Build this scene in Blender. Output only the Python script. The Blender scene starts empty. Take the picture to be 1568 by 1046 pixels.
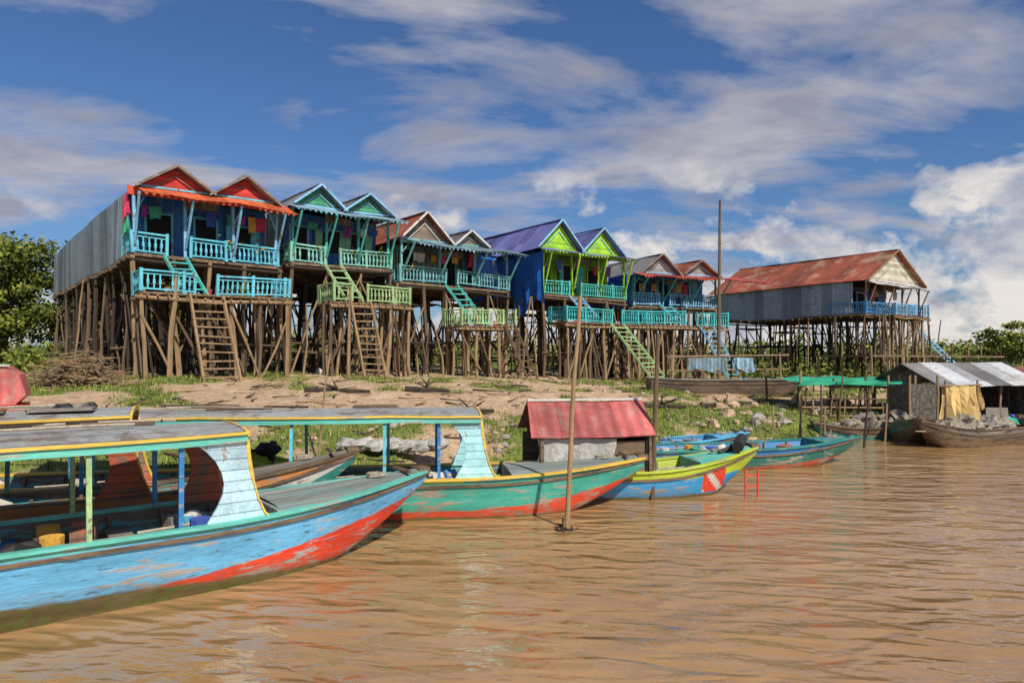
import bpy, math, random, bisect
from mathutils import Vector, noise
R=random.Random(7)
scn=bpy.context.scene
V=Vector
# ------------------------------------------------------------------ materials
MATS={}
def nodes_of(name):
    m=bpy.data.materials.new(name); m.use_nodes=True
    nt=m.node_tree; b=nt.nodes['Principled BSDF']
    return m,nt,b
def mth(nt,op,a,b=None,c=None,clamp=False):
    n=nt.nodes.new('ShaderNodeMath'); n.operation=op; n.use_clamp=clamp
    for i,v in enumerate((a,b,c)):
        if v is None: continue
        if isinstance(v,(int,float)): n.inputs[i].default_value=v
        else: nt.links.new(v,n.inputs[i])
    return n.outputs[0]
def mixc(nt,f,a,b,mode='MIX'):
    n=nt.nodes.new('ShaderNodeMix'); n.data_type='RGBA'; n.blend_type=mode
    for s,v in ((n.inputs[0],f),(n.inputs[6],a),(n.inputs[7],b)):
        if isinstance(v,(int,float)): s.default_value=v
        elif isinstance(v,(tuple,list)): s.default_value=(v[0],v[1],v[2],1)
        else: nt.links.new(v,s)
    return n.outputs[2]
def nz(nt,vec,scale,detail=5,rough=.6,dist=0.0,stretch=None):
    if stretch:
        mp=nt.nodes.new('ShaderNodeMapping'); mp.inputs['Scale'].default_value=stretch
        nt.links.new(vec,mp.inputs[0]); vec=mp.outputs[0]
    n=nt.nodes.new('ShaderNodeTexNoise'); n.inputs['Scale'].default_value=scale
    n.inputs['Detail'].default_value=detail; n.inputs['Roughness'].default_value=rough
    n.inputs['Distortion'].default_value=dist
    nt.links.new(vec,n.inputs['Vector']); return n.outputs['Fac']
def rng(nt,v,a,b,c=0.0,d=1.0):
    n=nt.nodes.new('ShaderNodeMapRange'); n.inputs[1].default_value=a; n.inputs[2].default_value=b
    n.inputs[3].default_value=c; n.inputs[4].default_value=d
    nt.links.new(v,n.inputs[0]); return n.outputs[0]
def M(name,c,c2=None,thr=.58,soft=.06,scale=3,stretch=(1,1,1),rough=.75,planks=None,bump=.3,var=(.7,1.2),corr=None,metal=0,c3=None,hull=None):
    if name in MATS: return MATS[name]
    m,nt,b=nodes_of(name)
    tc=nt.nodes.new('ShaderNodeTexCoord').outputs['Object']
    sep=nt.nodes.new('ShaderNodeSeparateXYZ'); nt.links.new(tc,sep.inputs[0])
    n1=nz(nt,tc,scale,7,.65,.3,stretch)
    col=c
    if hull:
        # painted bands that follow the boat's own length (x) and height (z)
        redc,x0,a0,a1,a2,aft,mossc,m0,m1=hull
        wob=mth(nt,'MULTIPLY',mth(nt,'SUBTRACT',nz(nt,tc,1.6,6,.65,0,(1,1,2.5)),.5),.16)
        zz=mth(nt,'ADD',sep.outputs[2],wob)
        d=mth(nt,'SUBTRACT',sep.outputs[0],x0); dp=mth(nt,'MAXIMUM',d,0.0); dn=mth(nt,'MINIMUM',d,0.0)
        zl=mth(nt,'ADD',mth(nt,'ADD',a0,mth(nt,'MULTIPLY',dp,a1)),mth(nt,'MULTIPLY',mth(nt,'MULTIPLY',dp,dp),a2))
        zl=mth(nt,'ADD',zl,mth(nt,'MULTIPLY',dn,aft))
        col=mixc(nt,rng(nt,mth(nt,'SUBTRACT',zl,zz),-.006,.006),c,redc)
    if c2:
        f=rng(nt,n1,thr,thr+soft); col=mixc(nt,f,col,c2)
    if c3:
        n3=nz(nt,tc,scale*2.3,7,.7,.2,stretch); col=mixc(nt,rng(nt,n3,.59,.63),col,c3)
    if hull:
        zm=mth(nt,'ADD',m0,mth(nt,'MULTIPLY',rng(nt,sep.outputs[0],-6,-2.2,1,0),m1))
        mf=rng(nt,mth(nt,'SUBTRACT',zm,zz),-.03,.02)
        mc=mixc(nt,rng(nt,nz(nt,tc,7,6,.7),.45,.6),mossc,(.09,.12,.02))
        col=mixc(nt,mf,col,mc)
        # grime drifting upward from the waterline
        gf=mth(nt,'MULTIPLY',rng(nt,mth(nt,'SUBTRACT',sep.outputs[2],zm),0,.3,.6,0),rng(nt,n1,.4,.6)); col=mixc(nt,gf,col,(.16,.11,.06))
    n2=nz(nt,tc,scale*.5,4,.6,0,stretch)
    v=rng(nt,n2,.3,.7,var[0],var[1])
    n4=nz(nt,tc,scale*7,3,.6,0,stretch); v=mth(nt,'MULTIPLY',v,rng(nt,n4,.3,.7,.80,1.16))
    h=n1
    if planks:
        ax,per=planks
        q=mth(nt,'DIVIDE',sep.outputs['XYZ'.index(ax)],per)
        fr=mth(nt,'FRACT',q)
        wn=nt.nodes.new('ShaderNodeTexWhiteNoise'); wn.noise_dimensions='1D'
        nt.links.new(mth(nt,'FLOOR',q),wn.inputs['W'])
        v=mth(nt,'MULTIPLY',v,rng(nt,wn.outputs[0],0,1,.70,1.2))
        gap=mth(nt,'GREATER_THAN',fr,.09)
        v=mth(nt,'MULTIPLY',v,rng(nt,gap,0,1,.4,1))
        h=mth(nt,'ADD',h,mth(nt,'MULTIPLY',gap,.6))
    if corr:
        ax,per,sheet=corr
        q=mth(nt,'MULTIPLY',sep.outputs['XYZ'.index(ax)],2*math.pi/per)
        s=mth(nt,'SINE',q)
        wn=nt.nodes.new('ShaderNodeTexWhiteNoise'); wn.noise_dimensions='2D'
        cb=nt.nodes.new('ShaderNodeCombineXYZ')
        o='Y' if ax=='X' else 'X'
        nt.links.new(mth(nt,'FLOOR',mth(nt,'DIVIDE',sep.outputs['XYZ'.index(ax)],sheet)),cb.inputs[0])
        nt.links.new(mth(nt,'FLOOR',mth(nt,'DIVIDE',sep.outputs['XYZ'.index(o)],2.3)),cb.inputs[1])
        nt.links.new(cb.outputs[0],wn.inputs['Vector'])
        v=mth(nt,'MULTIPLY',v,rng(nt,wn.outputs[0],0,1,.64,1.22))
        v=mth(nt,'MULTIPLY',v,rng(nt,s,-1,1,.78,1.08))
        h=mth(nt,'ADD',mth(nt,'MULTIPLY',s,.6),mth(nt,'MULTIPLY',n1,.4))
    hs=nt.nodes.new('ShaderNodeVectorMath'); hs.operation='SCALE'
    if isinstance(col,tuple):
        rgb=nt.nodes.new('ShaderNodeRGB'); rgb.outputs[0].default_value=(*col,1); col=rgb.outputs[0]
    nt.links.new(col,hs.inputs[0]); nt.links.new(v,hs.inputs['Scale'])
    nt.links.new(hs.outputs[0],b.inputs['Base Color'])
    b.inputs['Roughness'].default_value=rough; b.inputs['Metallic'].default_value=metal
    bp=nt.nodes.new('ShaderNodeBump'); bp.inputs['Strength'].default_value=bump; bp.inputs['Distance'].default_value=.03
    nt.links.new(h,bp.inputs['Height']); nt.links.new(bp.outputs[0],b.inputs['Normal'])
    MATS[name]=m; return m
def paint(name,c,rough=.65,thr=.585,c2=(.20,.15,.11),planks=None,scale=3,stretch=(1,1,1),c3=None,var=(.64,1.2)):
    return M(name,c,c2,thr=thr,scale=scale,stretch=stretch,rough=rough,planks=planks,c3=c3,var=var)
teal=paint('paint_teal',(.07,.45,.40)); teal2=paint('paint_turquoise',(.05,.46,.48)); mint=paint('paint_mint',(.22,.52,.40)); greyteal=paint('paint_grey_teal',(.16,.42,.44))
ltblue=paint('paint_light_blue',(.12,.52,.66)); skyb=paint('paint_sky_blue',(.22,.46,.68)); blue=paint('paint_blue',(.08,.30,.62)); 
wallblue=paint('wall_blue_boards',(.025,.17,.52),planks=('X',.22)); wallblueY=paint('wall_blue_boards_side',(.015,.13,.52),planks=('Y',.25))
walldk=paint('wall_dark_boards',(.06,.09,.09),planks=('X',.2)); wallwood=paint('wall_wood_boards',(.15,.10,.06),c2=(.08,.06,.04),thr=.5,planks=('X',.2))
walllime=paint('wall_lime_boards',(.22,.45,.04),planks=('X',.22)); wallgrey=paint('wall_grey_teal_boards',(.16,.26,.26),planks=('X',.2),thr=.52)
white=paint('paint_white',(.58,.58,.56)); ygreen=paint('paint_pale_green',(.34,.52,.24))
lime=paint('paint_lime',(.30,.58,.03)); gred=paint('gable_red_boards',(.66,.035,.025),planks=('Z',.16),c2=(.4,.04,.03)); ggreen=paint('gable_green_boards',(.04,.28,.14),planks=('Z',.16))
glime=paint('gable_lime_boards',(.34,.64,.03),planks=('Z',.14),thr=.7); gbrown=paint('gable_grey_boards',(.25,.19,.15),planks=('Z',.16)); gcream=paint('gable_cream_boards',(.6,.55,.45),planks=('Z',.16),thr=.72)
gblue=paint('gable_greyblue_boards',(.35,.36,.36),planks=('Z',.16))
pred=paint('paint_red',(.62,.07,.03)); pink=M('tin_pink_red',(.52,.12,.11),(.42,.20,.17),corr=('X',.3,.9),rough=.6,thr=.5,soft=.12)
def tin(name,c,c2,ax,thr=.55,rough=.45,metal=.3,bump=.4,per=.2): return M(name,c,c2,thr=thr,soft=.15,scale=.8,corr=(ax,per,.85),rough=rough,metal=metal,bump=bump)
tin_side=tin('tin_grey_wall',(.33,.38,.43),(.22,.22,.23),'Y',metal=.1,rough=.6)
tin_roofY=tin('tin_roof_grey',(.30,.28,.27),(.17,.10,.07),'Y'); tin_rust=tin('tin_roof_rust',(.32,.075,.035),(.38,.25,.17),'Y',thr=.52,metal=0,rough=.7)
tin_purp=tin('tin_roof_purple',(.17,.17,.42),(.14,.14,.30),'Y',metal=.1); tin_pX=tin('tin_awning_purple',(.17,.19,.40),(.2,.2,.3),'X',metal=.1)
tin_orange=tin('tile_awning_orange',(.74,.15,.05),(.62,.12,.05),'X',metal=0,per=.26,bump=.8); tin_lb=tin('tin_awning_blue',(.32,.48,.60),(.2,.3,.38),'X',per=.26,metal=.1)
tin_redX=tin('tin_awning_red',(.50,.09,.07),(.30,.12,.1),'X',metal=0); tin_slate=tin('tin_awning_slate',(.20,.30,.36),(.2,.2,.2),'X',metal=.1)
tin_white=tin('tin_pale',(.55,.56,.57),(.35,.28,.22),'X',metal=.1)
def tim(n,a,b,r=.9): return M(n,a,b,scale=2,stretch=(3,3,.4),thr=.48,soft=.2,rough=r,bump=.6)
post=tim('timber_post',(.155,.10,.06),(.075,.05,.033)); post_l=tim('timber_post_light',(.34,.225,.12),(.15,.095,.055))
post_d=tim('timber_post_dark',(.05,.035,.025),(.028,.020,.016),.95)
floorm=M('deck_boards',(.20,.14,.085),(.12,.08,.05),planks=('X',.18),rough=.9)
dark=M('painted_interior_shade',(.010,.010,.012),rough=.9,bump=0)  # flat near-black panels, colour stands in for shade inside openings
tarpblue=M('blue_tarpaulin',(.02,.16,.60),(.03,.10,.35),scale=2,bump=1,rough=.6)
cloths=[M('cloth_%d'%i,c,rough=.9,scale=5) for i,c in enumerate([(.6,.05,.12),(.05,.1,.45),(.6,.55,.5),(.65,.35,.05),(.3,.05,.3),(.05,.35,.2)])]
# ------------------------------------------------------------------ mesh builder
class MB:
    def __init__(s): s.v=[];s.f=[];s.mi=[];s.m=[]
    def mat(s,m):
        if m not in s.m: s.m.append(m)
        return s.m.index(m)
    def add(s,vs,fs,m):
        o=len(s.v); s.v+=[tuple(v) for v in vs]; k=s.mat(m)
        for f in fs: s.f.append([i+o for i in f]); s.mi.append(k)
    def box(s,c,d,m,rz=0):
        cx,cy,cz=c; a,b,h=d[0]/2,d[1]/2,d[2]/2; co,si=math.cos(rz),math.sin(rz)
        vs=[(cx+co*x-si*y,cy+si*x+co*y,cz+z) for z in(-h,h) for x,y in((-a,-b),(a,-b),(a,b),(-a,b))]
        s.add(vs,[(3,2,1,0),(4,5,6,7),(0,1,5,4),(1,2,6,5),(2,3,7,6),(3,0,4,7)],m)
    def beam(s,p,q,w,h,m,up=(0,0,1)):
        p,q=V(p),V(q); d=(q-p)
        if d.length<1e-5: return
        d.normalize(); u=V(up)
        if abs(d.dot(u))>.98: u=V((0,1,0))
        r=d.cross(u).normalized(); u=r.cross(d)
        vs=[]
        for b in(p,q):
            for a,c in((-1,-1),(1,-1),(1,1),(-1,1)): vs.append(b+r*a*w/2+u*c*h/2)
        s.add(vs,[(3,2,1,0),(4,5,6,7),(0,1,5,4),(1,2,6,5),(2,3,7,6),(3,0,4,7)],m)
    def cyl(s,p,q,r0,r1,m,n=6):
        p,q=V(p),V(q); d=(q-p).normalized(); u=V((0,0,1)) if abs(d.z)<.9 else V((1,0,0))
        a=d.cross(u).normalized(); b=d.cross(a); vs=[]
        for c,r in((p,r0),(q,r1)):
            for i in range(n):
                t=2*math.pi*i/n; vs.append(c+a*math.cos(t)*r+b*math.sin(t)*r)
        s.add(vs,[(i,(i+1)%n,(i+1)%n+n,i+n) for i in range(n)]+[tuple(range(n)),tuple(range(2*n-1,n-1,-1))],m)
    def pole(s,p,q,r0,r1,m,n=6,bend=.06,seg=4):
        p,q=V(p),V(q); prev=p; o=V((R.uniform(-bend,bend),R.uniform(-bend,bend),0))
        for i in range(1,seg+1):
            t=i/seg; c=p.lerp(q,t)+o*math.sin(math.pi*t)+ (V((R.uniform(-1,1),R.uniform(-1,1),0))*bend*.25 if i<seg else V((0,0,0)))
            s.cyl(prev,c,r0+(r1-r0)*(i-1)/seg,r0+(r1-r0)*t,m,n); prev=c
    def blob(s,c,r,m,nu=10,nv=6,rg=.25):
        c=V(c); vs=[c+V((0,0,-r[2]))]; o=R.uniform(0,50)
        for j in range(1,nv):
            t=-math.pi/2+math.pi*j/nv
            for i in range(nu):
                a=2*math.pi*i/nu; d=V((math.cos(t)*math.cos(a),math.cos(t)*math.sin(a),math.sin(t)))
                k=1+rg*noise.noise(d*1.7+V((o,0,0))); vs.append(c+V((d.x*r[0]*k,d.y*r[1]*k,d.z*r[2]*k)))
        vs.append(c+V((0,0,r[2]))); e=len(vs)-1; fs=[]
        for i in range(nu): fs.append((0,1+(i+1)%nu,1+i)); fs.append((e,1+(nv-2)*nu+i,1+(nv-2)*nu+(i+1)%nu))
        for j in range(nv-2):
            for i in range(nu): a=1+j*nu+i; b=1+j*nu+(i+1)%nu; fs.append((a,b,b+nu,a+nu))
        s.add(vs,fs,m)
    def slab(s,a,b,c,d,t,m):
        a,b,c,d=map(V,(a,b,c,d)); n=(b-a).cross(d-a).normalized()*t
        vs=[a,b,c,d,a-n,b-n,c-n,d-n]
        s.add(vs,[(0,1,2,3),(7,6,5,4),(0,4,5,1),(1,5,6,2),(2,6,7,3),(3,7,4,0)],m)
    def prism(s,pts,off,m):
        n=len(pts); o=V(off); vs=[V(p) for p in pts]+[V(p)+o for p in pts]
        s.add(vs,[tuple(range(n)),tuple(range(2*n-1,n-1,-1))]+[(i,i+n,(i+1)%n+n,(i+1)%n) for i in range(n)],m)
    def sweep(s,pts,w,h,m):
        pts=[V(p) for p in pts]; vs=[]; n=len(pts)
        for i,p in enumerate(pts):
            d=(pts[min(i+1,n-1)]-pts[max(i-1,0)]); d.z=0; d.normalize(); r=V((-d.y,d.x,0))
            for a,c in((-1,-1),(1,-1),(1,1),(-1,1)): vs.append(p+r*a*w/2+V((0,0,c*h/2)))
        fs=[(0,1,2,3),(4*n-1,4*n-2,4*n-3,4*n-4)]
        for i in range(n-1):
            for k in range(4): fs.append((4*i+k,4*i+4+k,4*i+4+(k+1)%4,4*i+(k+1)%4))
        s.add(vs,fs,m)
    def obj(s,name,parent=None,smooth=False,wob=0,sd=0):
        if not s.v: return None
        if wob:
            nv=[]
            for v in s.v:
                q=V(v)*.45+V((sd*7.3,0,0)); n=noise.noise_vector(q)*wob; q2=V(v)*1.6+V((sd*3.1,5,0)); n+=noise.noise_vector(q2)*wob*.3
                nv.append((v[0]+n.x,v[1]+n.y,v[2]+n.z*1.3))
            s.v=nv
        me=bpy.data.meshes.new(name); me.from_pydata(s.v,[],s.f)
        for m in s.m: me.materials.append(m)
        me.polygons.foreach_set('material_index',s.mi)
        if smooth: me.polygons.foreach_set('use_smooth',[True]*len(s.f))
        me.update(); o=bpy.data.objects.new(name,me); scn.collection.objects.link(o)
        if parent: o.parent=parent
        return o
def empty(name,loc=(0,0,0),rz=0):
    e=bpy.data.objects.new(name,None); e.empty_display_size=.3; e.location=loc; e.rotation_euler=(0,0,rz)
    scn.collection.objects.link(e); return e
def leafmat(n,c):
    m,nt,b=nodes_of(n); tc=nt.nodes.new('ShaderNodeTexCoord').outputs['Object']
    k=nz(nt,tc,1.3,3,.6); nt.links.new(mixc(nt,rng(nt,k,.35,.65),tuple(v*.6 for v in c),tuple(v*1.4 for v in c)),b.inputs['Base Color'])
    b.inputs['Roughness'].default_value=.7; b.inputs['Specular IOR Level'].default_value=.2; return m
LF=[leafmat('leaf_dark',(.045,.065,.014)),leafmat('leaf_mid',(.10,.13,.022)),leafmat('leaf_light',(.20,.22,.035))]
GR=[leafmat('grass_dark',(.08,.13,.018)),leafmat('grass_mid',(.17,.23,.035)),leafmat('grass_dry',(.32,.28,.10))]
def leaf(mb,c,s,m):
    a=V((R.gauss(0,1),R.gauss(0,1),R.gauss(0,.6))).normalized(); b=a.cross(V((R.gauss(0,1),R.gauss(0,1),R.gauss(0,1)))).normalized()
    mb.add([c-a*s,c-b*s*.5,c+a*s,c+b*s*.5],[(0,1,2,3)],m)
# ------------------------------------------------------------------ terrain
SH=[(-400,-250),(-100,-40),(-30,5),(-12,12.6),(-6,15),(0,18),(5,21.5),(10.5,25.5),(20,31),(30,37),(60,60),(120,115),(400,420),(900,980)]
SX=[p[0] for p in SH]
def shore(x):
    i=max(1,min(len(SH)-1,bisect.bisect(SX,x))); a,b=SH[i-1],SH[i]
    return a[1]+(b[1]-a[1])*(x-a[0])/(b[0]-a[0])
PR=[(-20,-1.8),(-4,-1.2),(0,0),(.9,.6),(2.6,1.05),(5,1.35),(9,1.75),(15,2.1),(40,2.35),(3000,2.5)]
def prof(s):
    if s<=-20: return -1.8
    for a,b in zip(PR,PR[1:]):
        if s<=b[0]: return a[1]+(b[1]-a[1])*(s-a[0])/(b[0]-a[0])
    return 2.5
def gz(x,y):
    w=noise.noise(V((x*.25,y*.25,0)))*1.2+noise.noise(V((x*.8,y*.8,3)))*.6+noise.noise(V((x*2,y*2,3)))*.25
    s=y-shore(x)+w; z=prof(s)
    k=1.12 if x<-8 else (1.12-.30*(x+8)/16 if x<8 else .82)
    if x>20: k=.82+.1*min(1,(x-20)/20)
    if z>0: z*=k
    if s>.3: z+=noise.noise(V((x*.6,y*.6,9)))*.14+noise.noise(V((x*2,y*2,5)))*.07*min(1,s)
    return z
def grassy(x,y):
    s=y-shore(x)
    d=noise.noise(V((x*.35,y*.35,20)))+noise.noise(V((x*1.1,y*1.1,2)))*.5
    d+=max(0,min(1,(-x-7)/12))*.55+(.36 if s<4 else 0)-(.18 if 5<s<10 and x<6 else 0)+(.20 if x>5 else 0)+max(0,min(.5,(y-46)/30))
    return d
def axis(a,b,step,far,g=1.22):
    v=[]; x=a
    while x<=b: v.append(x); x+=step
    d=step; x=v[-1]
    while x<far: d*=g; x+=d; v.append(x)
    d=step; x=v[0]; l=[]
    while x>-far: d*=g; x-=d; l.append(x)
    return l[::-1]+v
xs=axis(-34,40,.28,2600); ys=axis(10,52,.28,2600)
gv=[(x,y,gz(x,y)) for y in ys for x in xs]; nx=len(xs)
gf=[(j*nx+i,j*nx+i+1,(j+1)*nx+i+1,(j+1)*nx+i) for j in range(len(ys)-1) for i in range(nx-1)]
m,nt,b=nodes_of('river_bank_soil')
tc=nt.nodes.new('ShaderNodeTexCoord').outputs['Object']
sep=nt.nodes.new('ShaderNodeSeparateXYZ'); nt.links.new(tc,sep.inputs[0])
at=nt.nodes.new('ShaderNodeAttribute'); at.attribute_name='grass_cover'
a2=nz(nt,tc,2.5,8,.7); a3=nz(nt,tc,9,6,.7)
soil=mixc(nt,rng(nt,a2,.35,.65),(.44,.28,.16),(.66,.48,.31)); soil=mixc(nt,rng(nt,a3,.54,.66),soil,(.24,.15,.09))
grass=mixc(nt,rng(nt,a3,.4,.6),(.08,.13,.02),(.24,.27,.05))
gm=mth(nt,'ADD',at.outputs['Fac'],mth(nt,'MULTIPLY',mth(nt,'SUBTRACT',a2,.5),1.2))
col=mixc(nt,rng(nt,gm,.10,.30),soil,grass)
wet=rng(nt,sep.outputs[2],.03,.35,.45,1.0)
hs=nt.nodes.new('ShaderNodeVectorMath'); hs.operation='SCALE'; nt.links.new(col,hs.inputs[0]); nt.links.new(wet,hs.inputs['Scale'])
nt.links.new(hs.outputs[0],b.inputs['Base Color']); b.inputs['Roughness'].default_value=.95
bp=nt.nodes.new('ShaderNodeBump'); bp.inputs['Strength'].default_value=1; bp.inputs['Distance'].default_value=.15
nt.links.new(mth(nt,'ADD',a2,mth(nt,'MULTIPLY',a3,.5)),bp.inputs['Height']); nt.links.new(bp.outputs[0],b.inputs['Normal'])
mb=MB(); mb.add(gv,gf,m); go=mb.obj('river_bank_ground',smooth=True)
ga=go.data.attributes.new('grass_cover','FLOAT','POINT'); ga.data.foreach_set('value',[grassy(v[0],v[1]) for v in gv])
m,nt,b=nodes_of('muddy_river_water')
tc=nt.nodes.new('ShaderNodeTexCoord').outputs['Object']
mp=nt.nodes.new('ShaderNodeMapping'); mp.inputs['Rotation'].default_value=(0,0,math.radians(9)); nt.links.new(tc,mp.inputs[0]); w=mp.outputs[0]
w0=nz(nt,w,1.0,1,.4,.3,(.45,1.0,1)); w1=nz(nt,w,1.0,1.5,.45,.5,(1.2,3.2,1)); w2=nz(nt,w,1.0,2,.5,.6,(4.2,8.5,1)); w3=nz(nt,tc,.22,3,.5); w4=nz(nt,tc,.12,2,.5)
amp=rng(nt,w4,.35,.65,.6,1.2)
hh=mth(nt,'ADD',mth(nt,'MULTIPLY',w0,.8),mth(nt,'MULTIPLY',mth(nt,'ADD',mth(nt,'MULTIPLY',w1,.75),mth(nt,'MULTIPLY',w2,.07)),amp))
bp=nt.nodes.new('ShaderNodeBump'); bp.inputs['Strength'].default_value=1.0; bp.inputs['Distance'].default_value=.17
nt.links.new(hh,bp.inputs['Height']); nt.links.new(bp.outputs[0],b.inputs['Normal'])
nt.links.new(mixc(nt,rng(nt,w3,.35,.65),(.32,.18,.072),(.38,.225,.10)),b.inputs['Base Color'])
b.inputs['Roughness'].default_value=.02; b.inputs['IOR'].default_value=1.8
mb=MB(); S=2600; mb.add([(-S,-S,0),(S,-S,0),(S,S,0),(-S,S,0)],[(0,1,2,3)],m); mb.obj('river_water')
# ------------------------------------------------------------------ houses
def rail(mb,p,q,m,h=.82,step=.19):
    p,q=V(p),V(q); L=(q-p).length; n=max(2,int(L/step)); up=V((0,0,1))
    mb.beam(p+up*h,q+up*h,.09,.07,m); mb.beam(p+up*.1,q+up*.1,.06,.06,m); mb.beam(p+up*(h*.82),q+up*(h*.82),.05,.04,m)
    for i in range(n+1):
        c=p.lerp(q,i/n)
        if i%7==0 or i==n: mb.beam(c,c+up*(h+.08),.11,.11,m,up=(0,1,0))
        elif R.random()<.94:
            mb.beam(c+up*.1,c+up*h*.82,.05,.05,m,up=(0,1,0)); mb.beam(c+up*.3,c+up*.48,.085,.085,m,up=(0,1,0))
def ladder(mb,p,q,w,m,n=None,t=.09):
    p,q=V(p),V(q); wv=V((w/2,0,0)); L=(q-p).length; n=n or int(L/.33)
    for sg in(-1,1): mb.beam(p+wv*sg,q+wv*sg*1.1,t,t*1.3,m)
    for i in range(1,n):
        c=p.lerp(q,i/n)+V((0,0,R.uniform(-.03,.03))); mb.beam(c-wv*1.08,c+wv*1.08+V((0,0,R.uniform(-.03,.03))),t*1.4,t*.6,m)
def cloth(mb,x0,x1,y,z0,z1,m,n=10,amp=.07,ax=0):
    vs=[]; k=5
    for j in range(k+1):
        for i in range(n+1):
            t=i/n; u=j/k; a=x0+(x1-x0)*t+.05*math.sin(u*5+i); o=y+amp*math.sin(t*17+u)*(.3+u); z=z1+(z0-z1)*u*(1-.15*math.sin(t*6))
            vs.append((o,a,z) if ax else (a,o,z))
    mb.add(vs,[(j*(n+1)+i,j*(n+1)+i+1,(j+1)*(n+1)+i+1,(j+1)*(n+1)+i) for j in range(k) for i in range(n)],m)
def house(name,ox,oy,deg,W,D,zg,zl,zu,ze,gables,rh,c,lows=None,awn=None,lad=None,seed=1,ext=0,porch=1.6):
    global R; R=random.Random(seed)
    e=empty(name,(ox,oy,0),math.radians(deg)); WB=.10
    mb=MB(); nxp=max(4,int(W/1.15)); nyp=max(4,int(D/1.8)); cols=[post,post_d,post_d,post_d]  # rear stilts mostly dark timber: shade under the house put into their colour
    g=lambda i,j:(W*i/(nxp-1),.05+(D-.3)*j/(nyp-1))
    for j in range(nyp):
        for i in range(nxp):
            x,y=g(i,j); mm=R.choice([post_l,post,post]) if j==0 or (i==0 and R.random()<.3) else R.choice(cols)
            if j>0 and R.random()<.08: continue
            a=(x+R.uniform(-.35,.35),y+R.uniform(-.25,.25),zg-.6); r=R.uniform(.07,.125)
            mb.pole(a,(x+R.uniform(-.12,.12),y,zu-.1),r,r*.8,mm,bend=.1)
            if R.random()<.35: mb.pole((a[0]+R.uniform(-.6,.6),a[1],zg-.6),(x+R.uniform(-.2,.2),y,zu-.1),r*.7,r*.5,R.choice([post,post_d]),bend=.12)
            if i<nxp-1 and R.random()<.75:
                z0=zg+R.uniform(.1,1.5); z1=zu-R.uniform(.2,1.6)
                if R.random()<.5: z0,z1=z1,z0
                mb.pole((x,y-.1,z0),(x+W/(nxp-1),y-.1,z1),.05,.04,R.choice([post,post_d,post_d]) if j else R.choice([post,post_l]),n=5,seg=2)
            if j<nyp-1 and R.random()<.6:
                z0=zg+R.uniform(.1,1.5); z1=zu-R.uniform(.2,1.6)
                if R.random()<.5: z0,z1=z1,z0
                mb.pole((x+.1,y,z0),(x+.1,y+D/(nyp-1),z1),.05,.04,R.choice([post,post_d]),n=5,seg=2)
        y=g(0,j)[1]
        for zz in (zu-.25,zg+R.uniform(1.2,2.4)): mb.pole((-.1,y-.08,zz),(W+.1,y-.08,zz+R.uniform(-.2,.2)),.06,.06,R.choice([post,post_d]),n=5)
    for k in range(int(W*4)):
        x=R.uniform(-.3,W+.3); y=R.uniform(-1.8,D*.6); zt=(zl if y<0 else zu)-.1
        mb.pole((x+R.uniform(-.8,.8),y+R.uniform(-.5,.5),zg-.5),(x,y,zt),.055,.04,R.choice([post_l,post,post,post_d]),n=5,bend=.16)
    lows=lows or [(.2,W)]
    for (a,b_) in lows:
        n=max(2,int((b_-a)/1.0)+1)
        for i in range(n):
            x=a+(b_-a)*i/(n-1)+R.uniform(-.15,.15)
            for y in(-1.6,-.85):
                r=R.uniform(.07,.12); hi=R.random()<.2
                mb.pole((x+R.uniform(-.35,.35),y+R.uniform(-.3,.2),zg-.7),(x,y,(zl+.9 if hi else zl+.05) if y<-1.5 else zl),r,r*.8,R.choice([post_l,post_l,post]),bend=.1)
            if i<n-1:
                z0=zg+R.uniform(0,.8); z1=zl-R.uniform(.2,.9)
                if R.random()<.5:z0,z1=z1,z0
                mb.pole((x,-1.72,z0),(x+(b_-a)/(n-1),-1.72,z1),.05,.045,R.choice([post_l,post]),n=5,seg=2)
        mb.pole((a-.2,-1.7,zl-.22),(b_+.2,-1.7,zl-.22),.07,.07,post_l)
        mb.pole((a-.2,-.7,zl-.22),(b_+.2,-.7,zl-.22),.07,.07,post)
    mb.obj('stilts',e,wob=WB,sd=seed)
    mb=MB()
    for a,b_ in lows:
        mb.box(((a+b_)/2,-.83,zl-.06),(b_-a+.1,1.7,.08),floorm)
        nb=int((b_-a)/.35)
        for i in range(nb): mb.box((a+(i+.5)*.35,-.85,zl-.13),(.06,1.9+R.uniform(0,.4),.06),post_l)
    nseg=max(2,int(D/2))
    for j in range(nseg): mb.box((W/2,D*(j+.5)/nseg,zu-.06),(W+.1,D/nseg+.01,.12+.004*(j%2)),floorm)
    for j in range(int(D/.8)): mb.box((W/2,.2+j*.8,zu-.17),(W+R.uniform(.2,.6),.08,.1),post)
    mb.obj('decks',e,wob=WB,sd=seed)
    mb=MB(); wf=porch
    nwx=max(2,int(W/1.2))
    for i in range(nwx):
        mb.box((.05+(W-.1)*(i+.5)/nwx,wf,(zu+ze)/2),((W-.1)/nwx,.08,ze-zu),c['wall']); mb.box((.05+(W-.1)*(i+.5)/nwx,D-.06,(zu+ze)/2),((W-.1)/nwx,.08,ze-zu-.05),c['side'])
    nwy=max(3,int(D/1.7)); ya=c.get('sy',wf-.8)
    for j in range(nwy):
        h=(D-ya)/nwy; dz=R.uniform(-.12,.05)
        mb.box((0,ya+h*(j+.5),(zu+ze)/2-.02+dz/2),(.06+.01*(j%2),h+.03,ze-zu-dz),c['side'])
        h=(D-wf)/nwy; mb.box((W,wf+h*(j+.5),(zu+ze)/2-.02),(.06+.01*(j%2),h+.02,ze-zu),c.get('side2',c['side']))
    mb.obj('walls',e,wob=WB,sd=seed)
    mb=MB()
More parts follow.
